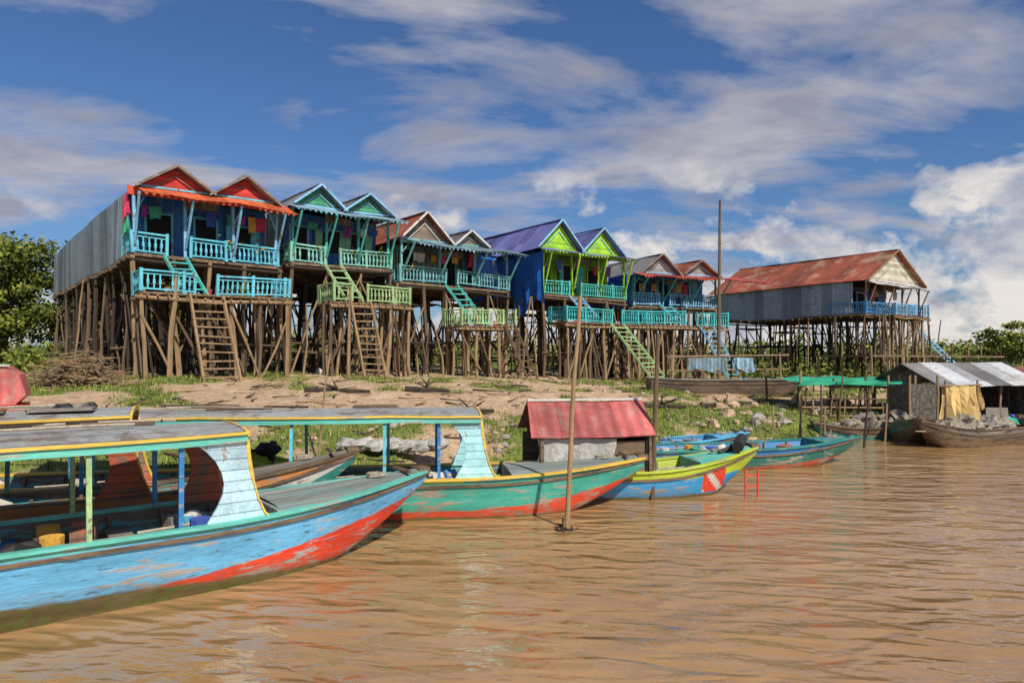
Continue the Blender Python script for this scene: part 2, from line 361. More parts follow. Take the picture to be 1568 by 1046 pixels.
    ops=c.get('open',[(W*.2,.8,1.9,0),(W*.52,1.1,1.1,.8),(W*.8,.9,1.1,.8)])
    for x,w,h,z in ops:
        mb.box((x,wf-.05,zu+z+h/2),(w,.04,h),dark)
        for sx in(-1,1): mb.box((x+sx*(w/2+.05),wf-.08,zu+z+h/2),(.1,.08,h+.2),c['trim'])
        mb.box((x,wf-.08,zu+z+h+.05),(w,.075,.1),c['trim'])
        if z>0:
            mb.box((x-w*.62,wf-.16,zu+z+h/2),(w*.42,.04,h),c['rail'],.35); mb.box((x+w*.62,wf-.16,zu+z+h/2),(w*.42,.04,h),c['rail'],-.35)
    mb.obj('doors_and_windows',e,wob=WB,sd=seed)
    mb=MB(); n=4; aw=awn or (-.2,W+.2,.30,1.15)
    for i in range(n):
        x=.1+(W-.2)*i/(n-1); mb.beam((x,.06,zu),(x,.06,ze+.1),.11,.11,c['post'],up=(0,1,0))
        mb.beam((x,-.05,zu+.35),(x+.0,-aw[3]+.12,ze-aw[2]-.03),.08,.08,c['post'])
        mb.beam((x,-.02,zu+1.5),(x+(.5 if i<n-1 else -.5),.04,ze-.05),.05,.05,c['post'])
    mb.beam((0,.06,ze-.05),(W,.06,ze-.05),.12,.14,c['trim'])
    if c.get('band'): mb.box((W/2,-.02,ze-.12),(W+.2,.05,.34),c['band'])
    mb.box((W*.45,-.06,ze-.45),(1.3,.04,.32),c.get('sign',wallwood))
    mb.obj('porch_posts',e,wob=WB,sd=seed)
    mb=MB()
    gap=c.get('gap',(W*.28,W*.42)); m2=c.get('rail_low',c['rail'])
    rail(mb,(0,-.02,zu),(gap[0],-.02,zu),c['rail']); rail(mb,(gap[1],-.02,zu),(W,-.02,zu),c['rail'])
    rail(mb,(0,.1,zu),(0,wf-.1,zu),c['rail']); rail(mb,(W,.1,zu),(W,wf-.1,zu),c['rail'])
    lg=c.get('lgap',(W*.36,W*.52))
    for a,b_ in lows:
        for s0,s1 in ((a,min(b_,lg[0])),(max(a,lg[1]),b_)):
            if s1-s0>.4: rail(mb,(s0,-1.68,zl),(s1,-1.68,zl),m2)
        rail(mb,(a,-1.62,zl),(a,-.1,zl),m2); rail(mb,(b_,-1.62,zl),(b_,-.1,zl),m2)
    mb.obj('railings',e,wob=WB,sd=seed)
    mb=MB(); yf=-.35
    for gb in gables:
        x0,x1=gb[0],gb[1]; r_=gb[2] if len(gb)>2 else rh; rm=gb[3] if len(gb)>3 else c['roof']
        xm=(x0+x1)/2; zb=ze+.04; zr=ze+r_; k=r_/((x1-x0)/2); oh=.12; ns=max(3,int(D/2.2)); yl=D+.4
        for j in range(ns):
            ya_,yb_=yf+(yl-yf)*j/ns,yf+(yl-yf)*(j+1)/ns+.08; dz=.012*(j%2)
            mb.slab((x0-oh,ya_,zb-oh*k+dz),(xm,ya_,zr+dz),(xm,yb_,zr+dz),(x0-oh,yb_,zb-oh*k+dz),-.03,rm)
            mb.slab((xm,ya_,zr+dz),(x1+oh,ya_,zb-oh*k+dz),(x1+oh,yb_,zb-oh*k+dz),(xm,yb_,zr+dz),-.03,rm)
        mb.beam((xm,yf-.03,zr+.06),(xm,D+.4,zr+.06),.25,.05,rm)
        mb.prism([(x0+.05,0,zb),(x1-.05,0,zb),(xm,0,zr-.06)],(0,.06,0),c['gable'])
        mb.prism([(x0+.05,D,zb),(x1-.05,D,zb),(xm,D,zr-.06)],(0,.06,0),c['gable'])
        for sx in(-1,1):
            xe=x0-.1 if sx<0 else x1+.1
            mb.beam((xe,yf-.05,zb-.02),(xm+sx*.02,yf-.05,zr+.05),.04,.10,c['barge'])
            mb.beam((xm+sx*(x1-x0)*.3,-.04,zb+.10),(xm,-.04,zb+r_*.62),.04,.04,c['barge'])
        mb.beam((x0+.1,-.04,zb+.06),(x1-.1,-.04,zb+.06),.05,.08,c['trim'])
    n=max(4,int((aw[1]-aw[0])/.85)); wd=(aw[1]-aw[0])/n
    for i in range(n):
        xa,xb=aw[0]+i*wd,aw[0]+(i+1)*wd+.06; dz=.012*(i%2); dd=R.uniform(-.08,.08)
        mb.slab((xa,.05,ze+.06+dz),(xa,-aw[3]+dd,ze-aw[2]+dz),(xb,-aw[3]+dd,ze-aw[2]+dz),(xb,.05,ze+.06+dz),.025,c['awn'])
    n=int((aw[1]-aw[0])/.25)
    for i in range(n):
        x=aw[0]+(i+.5)*(aw[1]-aw[0])/n; mb.prism([(x-.11,-aw[3]+.09,ze-aw[2]+.0),(x+.11,-aw[3]+.09,ze-aw[2]+.0),(x,-aw[3]+.09,ze-aw[2]-.12)],(0,-.02,0),c['scal'])
    if ext:
        mb.slab((W-ext,.2,ze+.1),(W+.3,.2,ze+.1),(W+.3,D,ze+.4),(W-ext,D,ze+.4),.04,c['roof'])
    mb.obj('roof',e,wob=WB,sd=seed)
    mb=MB()
    for L in lad or []: ladder(mb,*L)
    mb.obj('ladders',e,wob=WB,sd=seed)
    mb=MB()
    for i in range(int(W*1.3)):
        x=R.uniform(.4,W-.6); w=R.uniform(.2,.5); h=R.uniform(.3,.7); z=ze-.5; y=R.uniform(.5,1.2)
        mb.prism([(x,y,z),(x+w,y,z),(x+w*.9,y,z-h),(x+w*.5,y+.03,z-h*.93),(x+w*.1,y,z-h*1.05)],(0,.02,0),R.choice(cloths))
    for i in range(int(W*1.2)):
        x=R.uniform(.3,W-.3); y=R.uniform(-1.45,-.4); s_=R.uniform(.08,.16)
        if not any(a<x<b_ for a,b_ in lows): continue
        mb.cyl((x,y,zl),(x,y,zl+s_*1.8),s_*.8,s_,R.choice(cloths+[post_l]),8)
        if R.random()<.45:
            for k in range(26): leaf(mb,V((x+R.gauss(0,.14),y+R.gauss(0,.14),zl+s_*1.8+abs(R.gauss(0,.25)))),.08,R.choice(LF))
    for i in range(3):
        x=R.uniform(.3,W-.3)
        for k in range(22): leaf(mb,V((x+R.gauss(0,.13),-.12+R.gauss(0,.08),zu+.75+R.gauss(0,.18))),.07,R.choice(LF+[cloths[3]]))
    mb.beam((.2,.9,ze-.48),(W-.2,.9,ze-.5),.02,.02,post)
    for i in range(int(W*D*.16)):
        x,y=R.uniform(0,W),R.uniform(.3,D*.8); k=R.random()
        if k<.4: mb.pole((x,y,zg+.1),(x+R.uniform(.8,2),y+R.uniform(-.4,.4),zg+R.uniform(.1,.9)),.06,.04,R.choice([post,post_d]))
        elif k<.7: mb.blob((x,y,zg+.15),(R.uniform(.2,.5),.25,R.uniform(.2,.4)),R.choice([post_d,post,post_d,cloths[2]]))
        else: mb.beam((x,y,zg+R.uniform(1,2.5)),(x+R.uniform(.8,1.6),y,zg+R.uniform(1,2.5)),.3,.05,post_d)
    # storage lofts slung between the stilts
    for i in range(int(D/2)):
        y=1.2+i*2+R.uniform(-.4,.4); zz=zu-R.uniform(.5,1.5); w=R.uniform(1.2,2.8); x=R.uniform(0,W-w)
        mb.box((x+w/2,y,zz),(w,1.4,.06),post_d)
    for (kind,a,b_,yy,z0,z1,mm,ax) in c.get('tarps',[]): cloth(mb,a,b_,yy,z0,z1,mm,ax=ax)
    mb.obj('porch_clutter',e,wob=WB,sd=seed)
    return e
c40,s40=math.cos(math.radians(40)),math.sin(math.radians(40))
L0=lambda t:(-15.2+c40*t,27+s40*t)
x,y=L0(.15)
house('stilt_house',x,y,40,5.9,24,2.3,5.72,7.33,10.02,[(.2,3.0,1.0),(2.95,5.75,.95)],1.0,
  dict(wall=wallblue,side=tin_side,trim=ltblue,rail=ltblue,rail_low=ltblue,post=skyb,roof=tin_roofY,gable=gred,barge=gbrown,awn=tin_orange,scal=pred,band=pred,gap=(1.3,2.2),lgap=(1.9,2.8),open=[(1.3,.9,1.95,0),(3.2,.9,1.95,0),(4.8,.9,1.1,.7)],
  tarps=[('t',.1,1.0,-.05,8.9,9.9,cloths[0],1),('t',.1,.9,-.06,8.2,8.9,cloths[5],1)]),
  awn=(.2,6.3,.40,1.15),lows=[(.0,5.7)],lad=[((1.6,-.05,7.33),(2.1,-1.3,5.72),.8,teal),((2.35,-1.75,5.75),(2.6,-2.9,2.05),1.3,post_l)],seed=3)
x,y=L0(6.6)
house('stilt_house',x,y,40,5.2,14,2.2,5.75,7.62,10.2,[(.1,2.6,1.0),(2.6,5.2,1.0)],1.0,
  dict(wall=wallblue,side=walldk,trim=skyb,rail=mint,rail_low=ygreen,post=teal,roof=tin_roofY,gable=ggreen,barge=skyb,awn=tin_lb,scal=ltblue,gap=(1.7,2.5),lgap=(2.2,3.0)),
  awn=(-.2,5.6,.35,1.25),lows=[(1.3,5.3)],lad=[((2.1,-.05,7.62),(2.6,-1.3,5.75),.8,ygreen),((2.6,-1.75,5.8),(2.8,-3.0,2.0),1.0,post_l)],seed=5)
x,y=L0(12.4)
house('stilt_house',x,y,40,7.2,13,2.0,4.95,7.15,9.3,[(-.1,3.0,1.45,tin_rust),(3.2,5.4,.8,tin_roofY)],1.3,
  dict(wall=wallgrey,side=wallwood,side2=wallblueY,trim=greyteal,rail=greyteal,rail_low=ygreen,post=greyteal,roof=tin_roofY,gable=gbrown,barge=white,awn=tin_slate,scal=skyb,gap=(2.8,3.6),lgap=(5.4,6.1),open=[(1.2,.9,1.9,0),(4.0,.9,1.9,0),(5.6,.9,1.0,.8)],
  tarps=[('t',5.2,6.8,.6,7.2,9.1,tarpblue,0),('t',4.6,5.0,.3,8.2,9.0,cloths[0],0)]),
  awn=(.3,7.5,.30,1.2),lows=[(2.6,6.3)],lad=[((3.2,-.05,7.1),(4.2,-1.4,4.95),.8,teal),((5.8,-1.75,5.0),(6.6,-3.0,1.7),.7,post)],seed=8,ext=1.8)
house('stilt_house',1.8,40,36,6.8,9,1.6,5.25,6.95,9.6,[(-.5,2.9,1.75),(2.9,6.4,1.6)],1.75,
  dict(wall=walllime,side=wallblueY,trim=lime,rail=teal,rail_low=teal2,post=lime,roof=tin_purp,gable=glime,barge=skyb,awn=tin_pX,scal=lime,band=glime,gap=(2.0,2.9),lgap=(4.0,4.9),open=[(1.4,.9,2.0,0),(3.4,1.2,1.6,.4),(5.4,.9,1.9,0)],
  tarps=[('t',-.2,2.5,-.12,6.2,9.4,tarpblue,1)]),
  awn=(-.5,7.2,.18,.85),lows=[(.4,7.4)],lad=[((2.4,-.05,6.95),(3.2,-1.4,5.25),.8,skyb),((4.4,-1.75,5.25),(5.5,-5.0,1.1),1.1,ygreen)],seed=11)
house('stilt_house',7.9,44.4,25,7.0,12,1.5,5.3,6.6,8.75,[(.4,3.6,1.3,tin_roofY),(3.8,7.0,1.1,tin_rust)],1.45,
  dict(wall=wallblue,side=wallblueY,trim=skyb,rail=skyb,rail_low=teal2,post=teal,roof=tin_rust,gable=gblue,barge=gbrown,awn=tin_redX,scal=pred,gap=(2.0,2.9),lgap=(2.8,3.8)),
  awn=(-.3,10.8,.35,1.6),lows=[(-.2,6.4)],lad=[((2.4,-.05,6.7),(3.0,-1.4,5.3),.8,ltblue),((4.6,-1.75,5.3),(5.9,-3.4,1.2),1.0,skyb)],seed=14)
house('stilt_house',25.9,50,35,8.4,13.5,1.9,6.3,6.45,8.85,[(-.2,8.6)],2.55,
  dict(wall=walldk,side=tin_side,trim=white,rail=blue,rail_low=skyb,post=post_l,roof=tin_rust,gable=gcream,barge=post_l,awn=tin_white,scal=post,gap=(5,6),lgap=(4.0,5.0),sy=1.0),
  awn=(-.1,8.5,.3,.8),lows=[(1.0,6.0)],lad=[((5.2,-.2,6.45),(8.6,-3.0,2.0),1.0,skyb)],seed=17,porch=2.8)
# ------------------------------------------------------------------ boats
def bp_(name,c,c2=(.36,.30,.24),thr=.565,c3=None,hull=None): return M(name,c,c2,thr=thr,soft=.05,scale=2.2,stretch=(.45,2.2,3.4),rough=.5,c3=c3,var=(.70,1.15),bump=.5,hull=hull)
MO=(.12,.08,.03)
B_A=bp_('hull_paint_blue_red',(.15,.48,.78),c2=(.42,.40,.38),thr=.575,c3=(.08,.20,.30),hull=((.74,.06,.025),-5.0,.20,.05,.0185,.16,MO,.07,.22))
B_B=bp_('hull_paint_teal_red',(.06,.42,.33),c3=(.04,.25,.22),hull=((.74,.07,.025),-4.0,.18,.02,.030,0,MO,.03,.03))
B_D=bp_('hull_paint_lime_blue',(.48,.60,.04),hull=((.03,.30,.62),-3.0,.42,.0,.02,0,MO,.07,.03))
B_E=bp_('hull_paint_green_red',(.025,.17,.14),hull=((.55,.08,.04),-4.0,.08,.02,.015,0,MO,.02,.02))
B_blue=bp_('hull_blue',(.12,.46,.72),c3=(.07,.2,.3)); B_teal=bp_('hull_teal',(.13,.52,.44)); B_red=bp_('hull_red',(.70,.06,.025),c2=(.5,.06,.03)); B_moss=bp_('hull_mossy_bottom',MO,c2=(.10,.12,.03),thr=.5)
B_yel=bp_('hull_yellow',(.74,.50,.08)); B_lime=bp_('hull_lime',(.48,.60,.06)); B_white=bp_('hull_white',(.62,.60,.55)); B_dteal=bp_('hull_dark_teal',(.03,.24,.22)); B_dblue=bp_('hull_deep_blue',(.03,.22,.52))
B_orange=bp_('hull_orange',(.62,.25,.08)); B_in=bp_('hull_inside_wood',(.15,.10,.065),c2=(.08,.32,.32),thr=.5); B_wood=bp_('hull_bare_wood',(.19,.125,.075),c2=(.10,.065,.042),thr=.5)
B_brown=bp_('hull_brown_wood',(.17,.12,.085),c2=(.09,.065,.05),thr=.5)
B_deck=M('deck_planks_weathered',(.30,.33,.30),(.13,.34,.34),thr=.52,soft=.15,scale=2,stretch=(.4,3,1),planks=('Y',.17),rough=.85,bump=.6,c3=(.2,.17,.14))
B_deckg=M('deck_planks_grey',(.27,.24,.21),(.14,.11,.09),thr=.52,soft=.15,scale=2,stretch=(.4,3,1),planks=('Y',.16),rough=.9,bump=.6)
B_roof=M('boat_roof_weathered',(.40,.41,.41),(.24,.19,.15),thr=.54,soft=.1,scale=1.5,planks=('Y',.3),rough=.8)
B_panel=M('windscreen_panel_pale_blue',(.48,.70,.82),(.38,.33,.29),thr=.60,soft=.03,scale=4.5,planks=('Z',.15),rough=.55,c3=(.66,.76,.80))
B_panelT=M('windscreen_panel_turquoise',(.38,.72,.78),(.30,.28,.25),thr=.62,soft=.03,scale=4.5,planks=('Z',.15),rough=.55,c3=(.58,.76,.80))
B_panel2=M('windscreen_panel_orange',(.45,.11,.05),(.2,.12,.08),thr=.5,scale=3,planks=('Z',.15))
rubber=M('black_rubber',(.015,.015,.016),rough=.7)
rope=M('rope_fibre',(.38,.33,.25),(.2,.17,.12),scale=20)
netm=M('heaped_net',(.34,.30,.23),(.16,.13,.09),scale=12,thr=.48,soft=.1,bump=1,rough=.95)
def boat(name,pos,deg,L,B,zmid,ztip,matfn,Lb=4.0,Lk=3.0,deck=3.0,rim=B_yel,deckm=B_deck,roof=None,inner=B_in,kz=-.3,sternz=0,pitch=0,seed=1,seats=True,rub=B_wood,clut=6,blunt=.10,rf=.82,heap=0):
    global R; R=random.Random(seed)
    e=empty(name,pos,math.radians(deg))
    def gw(x):
        z=zmid
        if x>-Lb: z+=(ztip-zmid)*((x+Lb)/Lb)**1.8
        if x<-L+2.5: z+=sternz*((-L+2.5-x)/2.5)**2
        return z
    def kl(x):
        z=kz
        if x>-Lk: z+=(ztip-.18-kz)*((x+Lk)/Lk)**1.6
        if x<-L+2.5: z+=(sternz+.15)*((-L+2.5-x)/2.5)**2
        return z
    def bm(x):
        v=B
        if x>-Lb: v=B*(1-((x+Lb)/Lb)**2.1)+blunt*((x+Lb)/Lb)**2.1
        if x<-L+3: v*=1-.35*((-L+3-x)/3)**2
        return v
    def pt(x,f,s,ins=0):
        k,g,b=kl(x),gw(x),bm(x); yb=b*(.66 if x<-Lk else .66-.3*((x+Lk)/Lk)); return (x,s*max(.01,(yb+(b-yb)*f**.7-ins)),k+(g-k)*f)
    n1=int((L-Lb)/.25); X=[-L+(L-Lb)*i/n1 for i in range(n1)]+[-Lb+Lb*i/48 for i in range(49)]
    NF=18; mb=MB()
    for s in(-1,1):
        for i in range(len(X)-1):
            for j in range(NF):
                f0,f1=j/NF,(j+1)/NF; a,b_=X[i],X[i+1]; q=[pt(a,f0,s),pt(b_,f0,s),pt(b_,f1,s),pt(a,f1,s)]
                xm=(a+b_)/2; zc=(q[0][2]+q[2][2])/2
                mb.add(q,[(0,1,2,3) if s<0 else (3,2,1,0)],matfn(xm,zc,(f0+f1)/2))
    for i in range(len(X)-1):
        a,b_=X[i],X[i+1]; mb.add([pt(a,0,-1),pt(b_,0,-1),pt(b_,0,1),pt(a,0,1)],[(3,2,1,0)],matfn(a,-1,0))
    for xx in(0,-L): mb.add([pt(xx,0,-1),pt(xx,0,1),pt(xx,1,1),pt(xx,1,-1)],[(0,1,2,3)],matfn(xx,1,.9))
    mb.obj('hull',e,wob=.02,sd=seed)
    mb=MB()
    for s in(-1,1):
        for i in range(len(X)-1):
            a,b_=X[i],X[i+1]
            if a>-.8: continue
            for f0,f1 in((.15,.6),(.6,1)): mb.add([pt(a,f0,s,.06),pt(b_,f0,s,.06),pt(b_,f1,s,.06),pt(a,f1,s,.06)],[(3,2,1,0)],inner)
        x=-L+.5
        while x<-deck-.3:
            mb.beam(pt(x,.15,s,.09),pt(x,.97,s,.09),.05,.05,B_wood,up=(0,1,0)); x+=.7
    xa,xb=-L+.1,-deck-.05; N=12
    for i in range(N):
        a=xa+(xb-xa)*i/N; b_=xa+(xb-xa)*(i+1)/N
        p=[pt(a,.2,-1,.03),pt(b_,.2,-1,.03),pt(b_,.2,1,.03),pt(a,.2,1,.03)]; mb.add(p,[(0,1,2,3)],B_wood)
    if seats:
        x=-deck-.8
        while x>-L+1: 
            b_=bm(x)*.9; mb.box((x,0,gw(x)-.22),(.3,2*b_,.04),R.choice([B_wood,B_deckg,B_dblue])); x-=R.uniform(1.0,1.4)
    for i in range(clut):
        x=R.uniform(-L+1,-deck-.6); y=R.uniform(-.5,.5)*bm(x); z=gw(x)-.12; k=R.random()
        if k<.35: mb.blob((x,y,z),(R.uniform(.15,.3),R.uniform(.12,.25),R.uniform(.12,.22)),R.choice([B_white,cloths[2],B_dblue,cloths[5],rubber]),rg=.6)
        elif k<.55: mb.box((x,y,z),(R.uniform(.25,.5),.3,R.uniform(.1,.25)),R.choice([B_wood,B_deckg,B_panel2,B_blue]),R.uniform(0,1.5))
        elif k<.75: mb.cyl((x,y,z-.2),(x,y,z+.15),.13,.14,R.choice([cloths[1],cloths[3],B_white]),10)
        else: mb.pole((x,y,z),(x+R.uniform(1,2.2),y+R.uniform(-.2,.2),z+.1),.025,.02,rope)
    for i in range(heap):
        x=R.uniform(-L+1.2,-deck-.4); mb.blob((x,R.uniform(-.3,.3),gw(x)+R.uniform(-.15,.25)),(R.uniform(.3,.55),R.uniform(.3,.5),R.uniform(.2,.4)),R.choice([netm,netm,B_deckg]),rg=.8)
    mb.obj('interior',e)
    mb=MB()
    for s in(-1,1):
        mb.sweep([(pt(x,1,s)[0],pt(x,1,s)[1]-s*.02,pt(x,1,s)[2]+.02) for x in X],.13,.045,rim)
        mb.sweep([(pt(x,rf,s)[0],pt(x,rf,s)[1]+s*.012,pt(x,rf,s)[2]) for x in X],.04,.05,rub)
    dx=[x for x in X if x>=-deck-.01]
    for i in range(len(dx)-1):
        a,b_=dx[i],dx[i+1]; yy=[-1,-.5,0,.5,1]
        for k in range(4):
            mb.add([(a,bm(a)*.97*yy[k],gw(a)+.03+.05*(1-yy[k]**2)),(b_,bm(b_)*.97*yy[k],gw(b_)+.03+.05*(1-yy[k]**2)),(b_,bm(b_)*.97*yy[k+1],gw(b_)+.03+.05*(1-yy[k+1]**2)),(a,bm(a)*.97*yy[k+1],gw(a)+.03+.05*(1-yy[k+1]**2))],[(0,1,2,3)],deckm)
    mb.box((-deck,0,gw(-deck)-.08),(.06,2*bm(-deck)-.1,.3),deckm)
    mb.box((-.05,0,gw(0)+.03),(.22,blunt*2+.1,.12),rub); mb.cyl((-.45,-.3,gw(-.4)+.12),(-.45,.3,gw(-.4)+.12),.035,.035,B_wood)
    for k in range(14):
        a=k*.9; mb.beam((-.9+.16*math.cos(a),.05+.16*math.sin(a),gw(-.9)+.10+k*.004),(-.9+.16*math.cos(a+.9),.05+.16*math.sin(a+.9),gw(-.9)+.10+k*.004),.03,.03,rope)
    mb.obj('deck_and_rails',e)
    if roof:
        x1,x0,zr,rb,top,edge,fas,pm,panm=roof; mb=MB(); ny=8
        def rp(x,k,dz=0): 
            y=-rb+2*rb*k/ny; return (x,y,zr-.10*(y/rb)**2+dz)
        NX=10
        for i in range(NX):
            xa_,xb_=x0+(x1-x0)*i/NX,x0+(x1-x0)*(i+1)/NX
            for k in range(ny): mb.slab(rp(xa_,k),rp(xb_,k),rp(xb_,k+1),rp(xa_,k+1),.035,top)
        for s in(-1,1):
            for i in range(NX):
                xa_,xb_=x0+(x1-x0)*i/NX,x0+(x1-x0)*(i+1)/NX+.02
                mb.beam((xa_,s*(rb+.01),zr-.10),(xb_,s*(rb+.01),zr-.10),.05,.04,edge); mb.beam((xa_,s*(rb-.02),zr-.175),(xb_,s*(rb-.02),zr-.175),.04,.10,fas)
                mb.beam((xa_,s*(rb-.25),zr-.13),(xb_,s*(rb-.25),zr-.13),.05,.06,B_wood)
        for k in range(ny): mb.beam(V(rp(x1+.03,k,-.02)),V(rp(x1+.03,k+1,-.02)),.04,.07,edge)
        x=x1-.3
        while x>x0: 
            mb.beam((x,-rb+.05,zr-.16),(x,rb-.05,zr-.16),.05,.05,fas); x-=.9
        for i in range(9):
            x=R.uniform(x0+1,x1-.6); y=R.uniform(-.5,.5); k=R.random()
            if k<.6: mb.pole((x,y,zr+.05),(x-R.uniform(.8,2),y+R.uniform(-.3,.3),zr+.06),.025,.02,R.choice([rope,B_wood,post_d]))
            elif k<.75:
                for q in range(4): mb.blob((x+R.uniform(-.2,.2),y+R.uniform(-.15,.15),zr+.05),(.14,.10,.06),R.choice([rubber,netm,post_d]),rg=.8)
            else: mb.box((x,y,zr+.03),(.9,.25,.05),R.choice([B_wood,B_deckg]),R.uniform(-.3,.3))
        mb.obj('canopy_roof',e,wob=.03,sd=seed)
        mb=MB(); x=x1-1.85
        while x>x0+.2:
            for s in(-1,1):
                mb.beam((x,s*(bm(x)-.04),gw(x)+.02),(x,s*(rb-.08),zr-.15),.06,.06,pm,up=(0,1,0))
            x-=1.75
        for s in(-1,1): mb.beam((x1-.80,s*(bm(x1)-.12),gw(x1)),(x1-.80,s*(rb-.1),zr-.15),.06,.06,B_dblue,up=(0,1,0))
        mb.obj('posts',e)
        mb=MB()
        for s in(-1,1):
            g=gw(x1)+.0; H=zr-.14-g; y=s*(rb-.06)
            fr=[(x1+.02,1),(x1+.05,.75),(x1+.10,.5),(x1+.17,.27),(x1+.27,.08),(x1+.38,0)]
            af=[(x1-.50,0),(x1-.45,.08),(x1-.36,.2),(x1-.29,.34),(x1-.27,.46),(x1-.30,.6),(x1-.38,.74),(x1-.5,.86),(x1-.62,.94),(x1-.72,1)]
            yy=lambda a,h:y+s*(bm(a)-rb)*.9*(1-h)
            pf=lambda h:next(fr[i][0]+(fr[i+1][0]-fr[i][0])*(fr[i][1]-h)/(fr[i][1]-fr[i+1][1]) for i in range(len(fr)-1) if fr[i+1][1]<=h<=fr[i][1])
            pm_=panm if s<0 else (B_panel2 if seed==2 else panm)
            for (a,h),(a2,h2) in zip(af,af[1:]):
                b1,b2=pf(h),pf(h2)
                mb.prism([(a,yy(a,h),g+H*h),(b1,yy(b1,h),g+H*h),(b2,yy(b2,h2),g+H*h2),(a2,yy(a2,h2),g+H*h2)],(0,-s*.045,0),pm_)
            for (a,h),(a2,h2) in zip(fr,fr[1:]): mb.beam((a+.012,yy(a,h),g+H*h),(a2+.012,yy(a2,h2),g+H*h2),.05,.025,edge)
        mb.obj('windscreen_panels',e)
    return e,gw,bm
def fA(x,z,f): return B_teal if (f>.92 and x<-1.8) else B_A
def fB(x,z,f): return B_lime if (f>.93 and x<-4) else B_B
def fC(x,z,f):
    if f>.82: return B_orange
    if f>.5: return B_white
    return B_dteal if z>.1 else B_moss
def fD(x,z,f):
    if -1.55<x<-.95 and z>.1 and f<.78: return (B_red,B_white,B_red)[int((x+z*.9+9)*5)%3]
    return B_D
def fE(x,z,f): return B_dblue if f>.86 else B_E
def fW(x,z,f): return B_brown
boat('long_tail_boat',(-1.6,12.3,0),38,13,.98,.92,1.16,fA,rim=B_teal,roof=(-3.4,-12.5,2.24,.98,B_roof,B_yel,B_teal,ygreen,B_panel),seed=2,deck=2.9,clut=26,rf=.915)
boat('long_tail_boat',(2.87,14.9,0),8,14,1.0,.80,1.02,fB,rim=B_yel,roof=(-3.67,-12.5,2.16,.95,B_roof,B_yel,B_teal,ltblue,B_panelT),seed=4,deck=3.0,clut=20,rf=.9)
boat('long_tail_boat',(-3.0,13.0,0),25,12,.62,.95,1.42,fC,rim=B_wood,deckm=B_deckg,roof=(-3.7,-11,2.36,.8,B_roof,B_yel,B_orange,B_dteal,B_panel2),seed=6,deck=2.7,clut=16)
eD,gwD,bmD=boat('cabin_boat',(5.85,16.5,0),8,11.8,.85,.62,1.05,fD,rim=B_lime,Lb=3,Lk=2.2,deck=1.6,seed=9,deckm=B_teal,inner=B_lime,sternz=.5,blunt=.16)
boat('wooden_rowing_boat',(10.6,20.9,0),9,9.5,.9,.56,.80,fE,rim=B_dteal,Lb=4,deck=1.5,inner=B_dblue,deckm=B_dteal,seed=10,clut=12)
boat('wooden_rowing_boat',(7.6,22.0,0),6,7,.8,.55,.8,lambda x,z,f:B_dblue if f>.4 else B_dteal,rim=B_blue,Lb=3,deck=1.2,inner=B_dblue,deckm=B_blue,seed=12,clut=16)
boat('beached_wooden_boat',(15.3,34.6,1.35),3,8.5,.85,.75,.85,fW,rim=B_deckg,Lb=3,deck=1.2,inner=B_wood,deckm=B_wood,sternz=.1,seed=13,clut=10)
boat('wooden_fishing_boat',(14.5,24.3,0),200,5.5,.85,.62,.95,lambda x,z,f:B_wood if f<.75 else B_deckg,rim=B_wood,Lb=2.2,Lk=1.6,deck=1.0,deckm=B_deckg,seed=15,inner=B_wood,clut=8,heap=16)
boat('wooden_rowing_boat',(19.3,26.0,0),170,7,.8,.6,.95,lambda x,z,f:B_dteal if f<.6 else B_blue,rim=B_wood,Lb=2.2,Lk=1.6,deck=1.0,deckm=B_blue,seed=16,inner=B_wood)
boat('wooden_rowing_boat',(12.0,27.2,0),185,4.5,.6,.4,.6,lambda x,z,f:B_dteal if f<.6 else B_wood,rim=B_wood,Lb=2.0,Lk=1.4,deck=.9,deckm=B_deckg,seed=18,inner=B_wood,heap=4)
boat('wooden_rowing_boat',(23.5,28.5,0),175,7,.8,.5,.9,lambda x,z,f:B_orange if f>.8 else B_dteal,rim=B_yel,Lb=2.4,Lk=1.6,deck=1.0,deckm=B_blue,seed=19,inner=B_wood)
eF,_a,_b=boat('wooden_fishing_boat',(15.0,24.9,0),255,6,.75,.62,1.0,lambda x,z,f:B_wood if f<.6 else B_dteal,rim=B_wood,Lb=2.2,Lk=1.6,deck=.9,deckm=B_deckg,seed=22,inner=B_wood,clut=8,heap=5)
mb=MB(); tarp=M('grey_tarpaulin',(.46,.44,.42),(.22,.19,.17),scale=4,thr=.5,soft=.15,bump=1.0,rough=.8)
xa,xb=-5.55,-2.85
for i in range(4):
    a=xa+(xb-xa)*i/4; b_=xa+(xb-xa)*(i+1)/4+.04; dz=.01*(i%2)
    mb.slab((a-.05,-.95,1.44+dz),(b_+.0,-.95,1.44+dz),(b_,.0,2.18+dz),(a,.0,2.18+dz),-.03,pink)
    mb.slab((a,0,2.18+dz),(b_,0,2.18+dz),(b_,.95,1.44+dz),(a-.05,.95,1.44+dz),-.03,pink)
mb.beam((xa,0,2.22),(xb+.05,0,2.22),.12,.05,B_white)
cloth(mb,xa+.1,xb-.9,-.84,.62,1.42,tarp,n=14,amp=.05); mb.box((xb-.5,-.78,1.0),(.9,.05,.7),B_wood); mb.box(((xa+xb)/2,.80,1.02),(xb-xa-.1,.05,.72),B_wood)
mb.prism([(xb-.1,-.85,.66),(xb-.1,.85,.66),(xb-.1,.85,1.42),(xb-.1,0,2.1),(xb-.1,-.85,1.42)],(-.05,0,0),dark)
for sx in (xa+.2,xb-.06):
    for s in(-1,1): mb.beam((sx,s*.86,.6),(sx,s*.86,1.46),.07,.07,B_wood,up=(0,1,0))
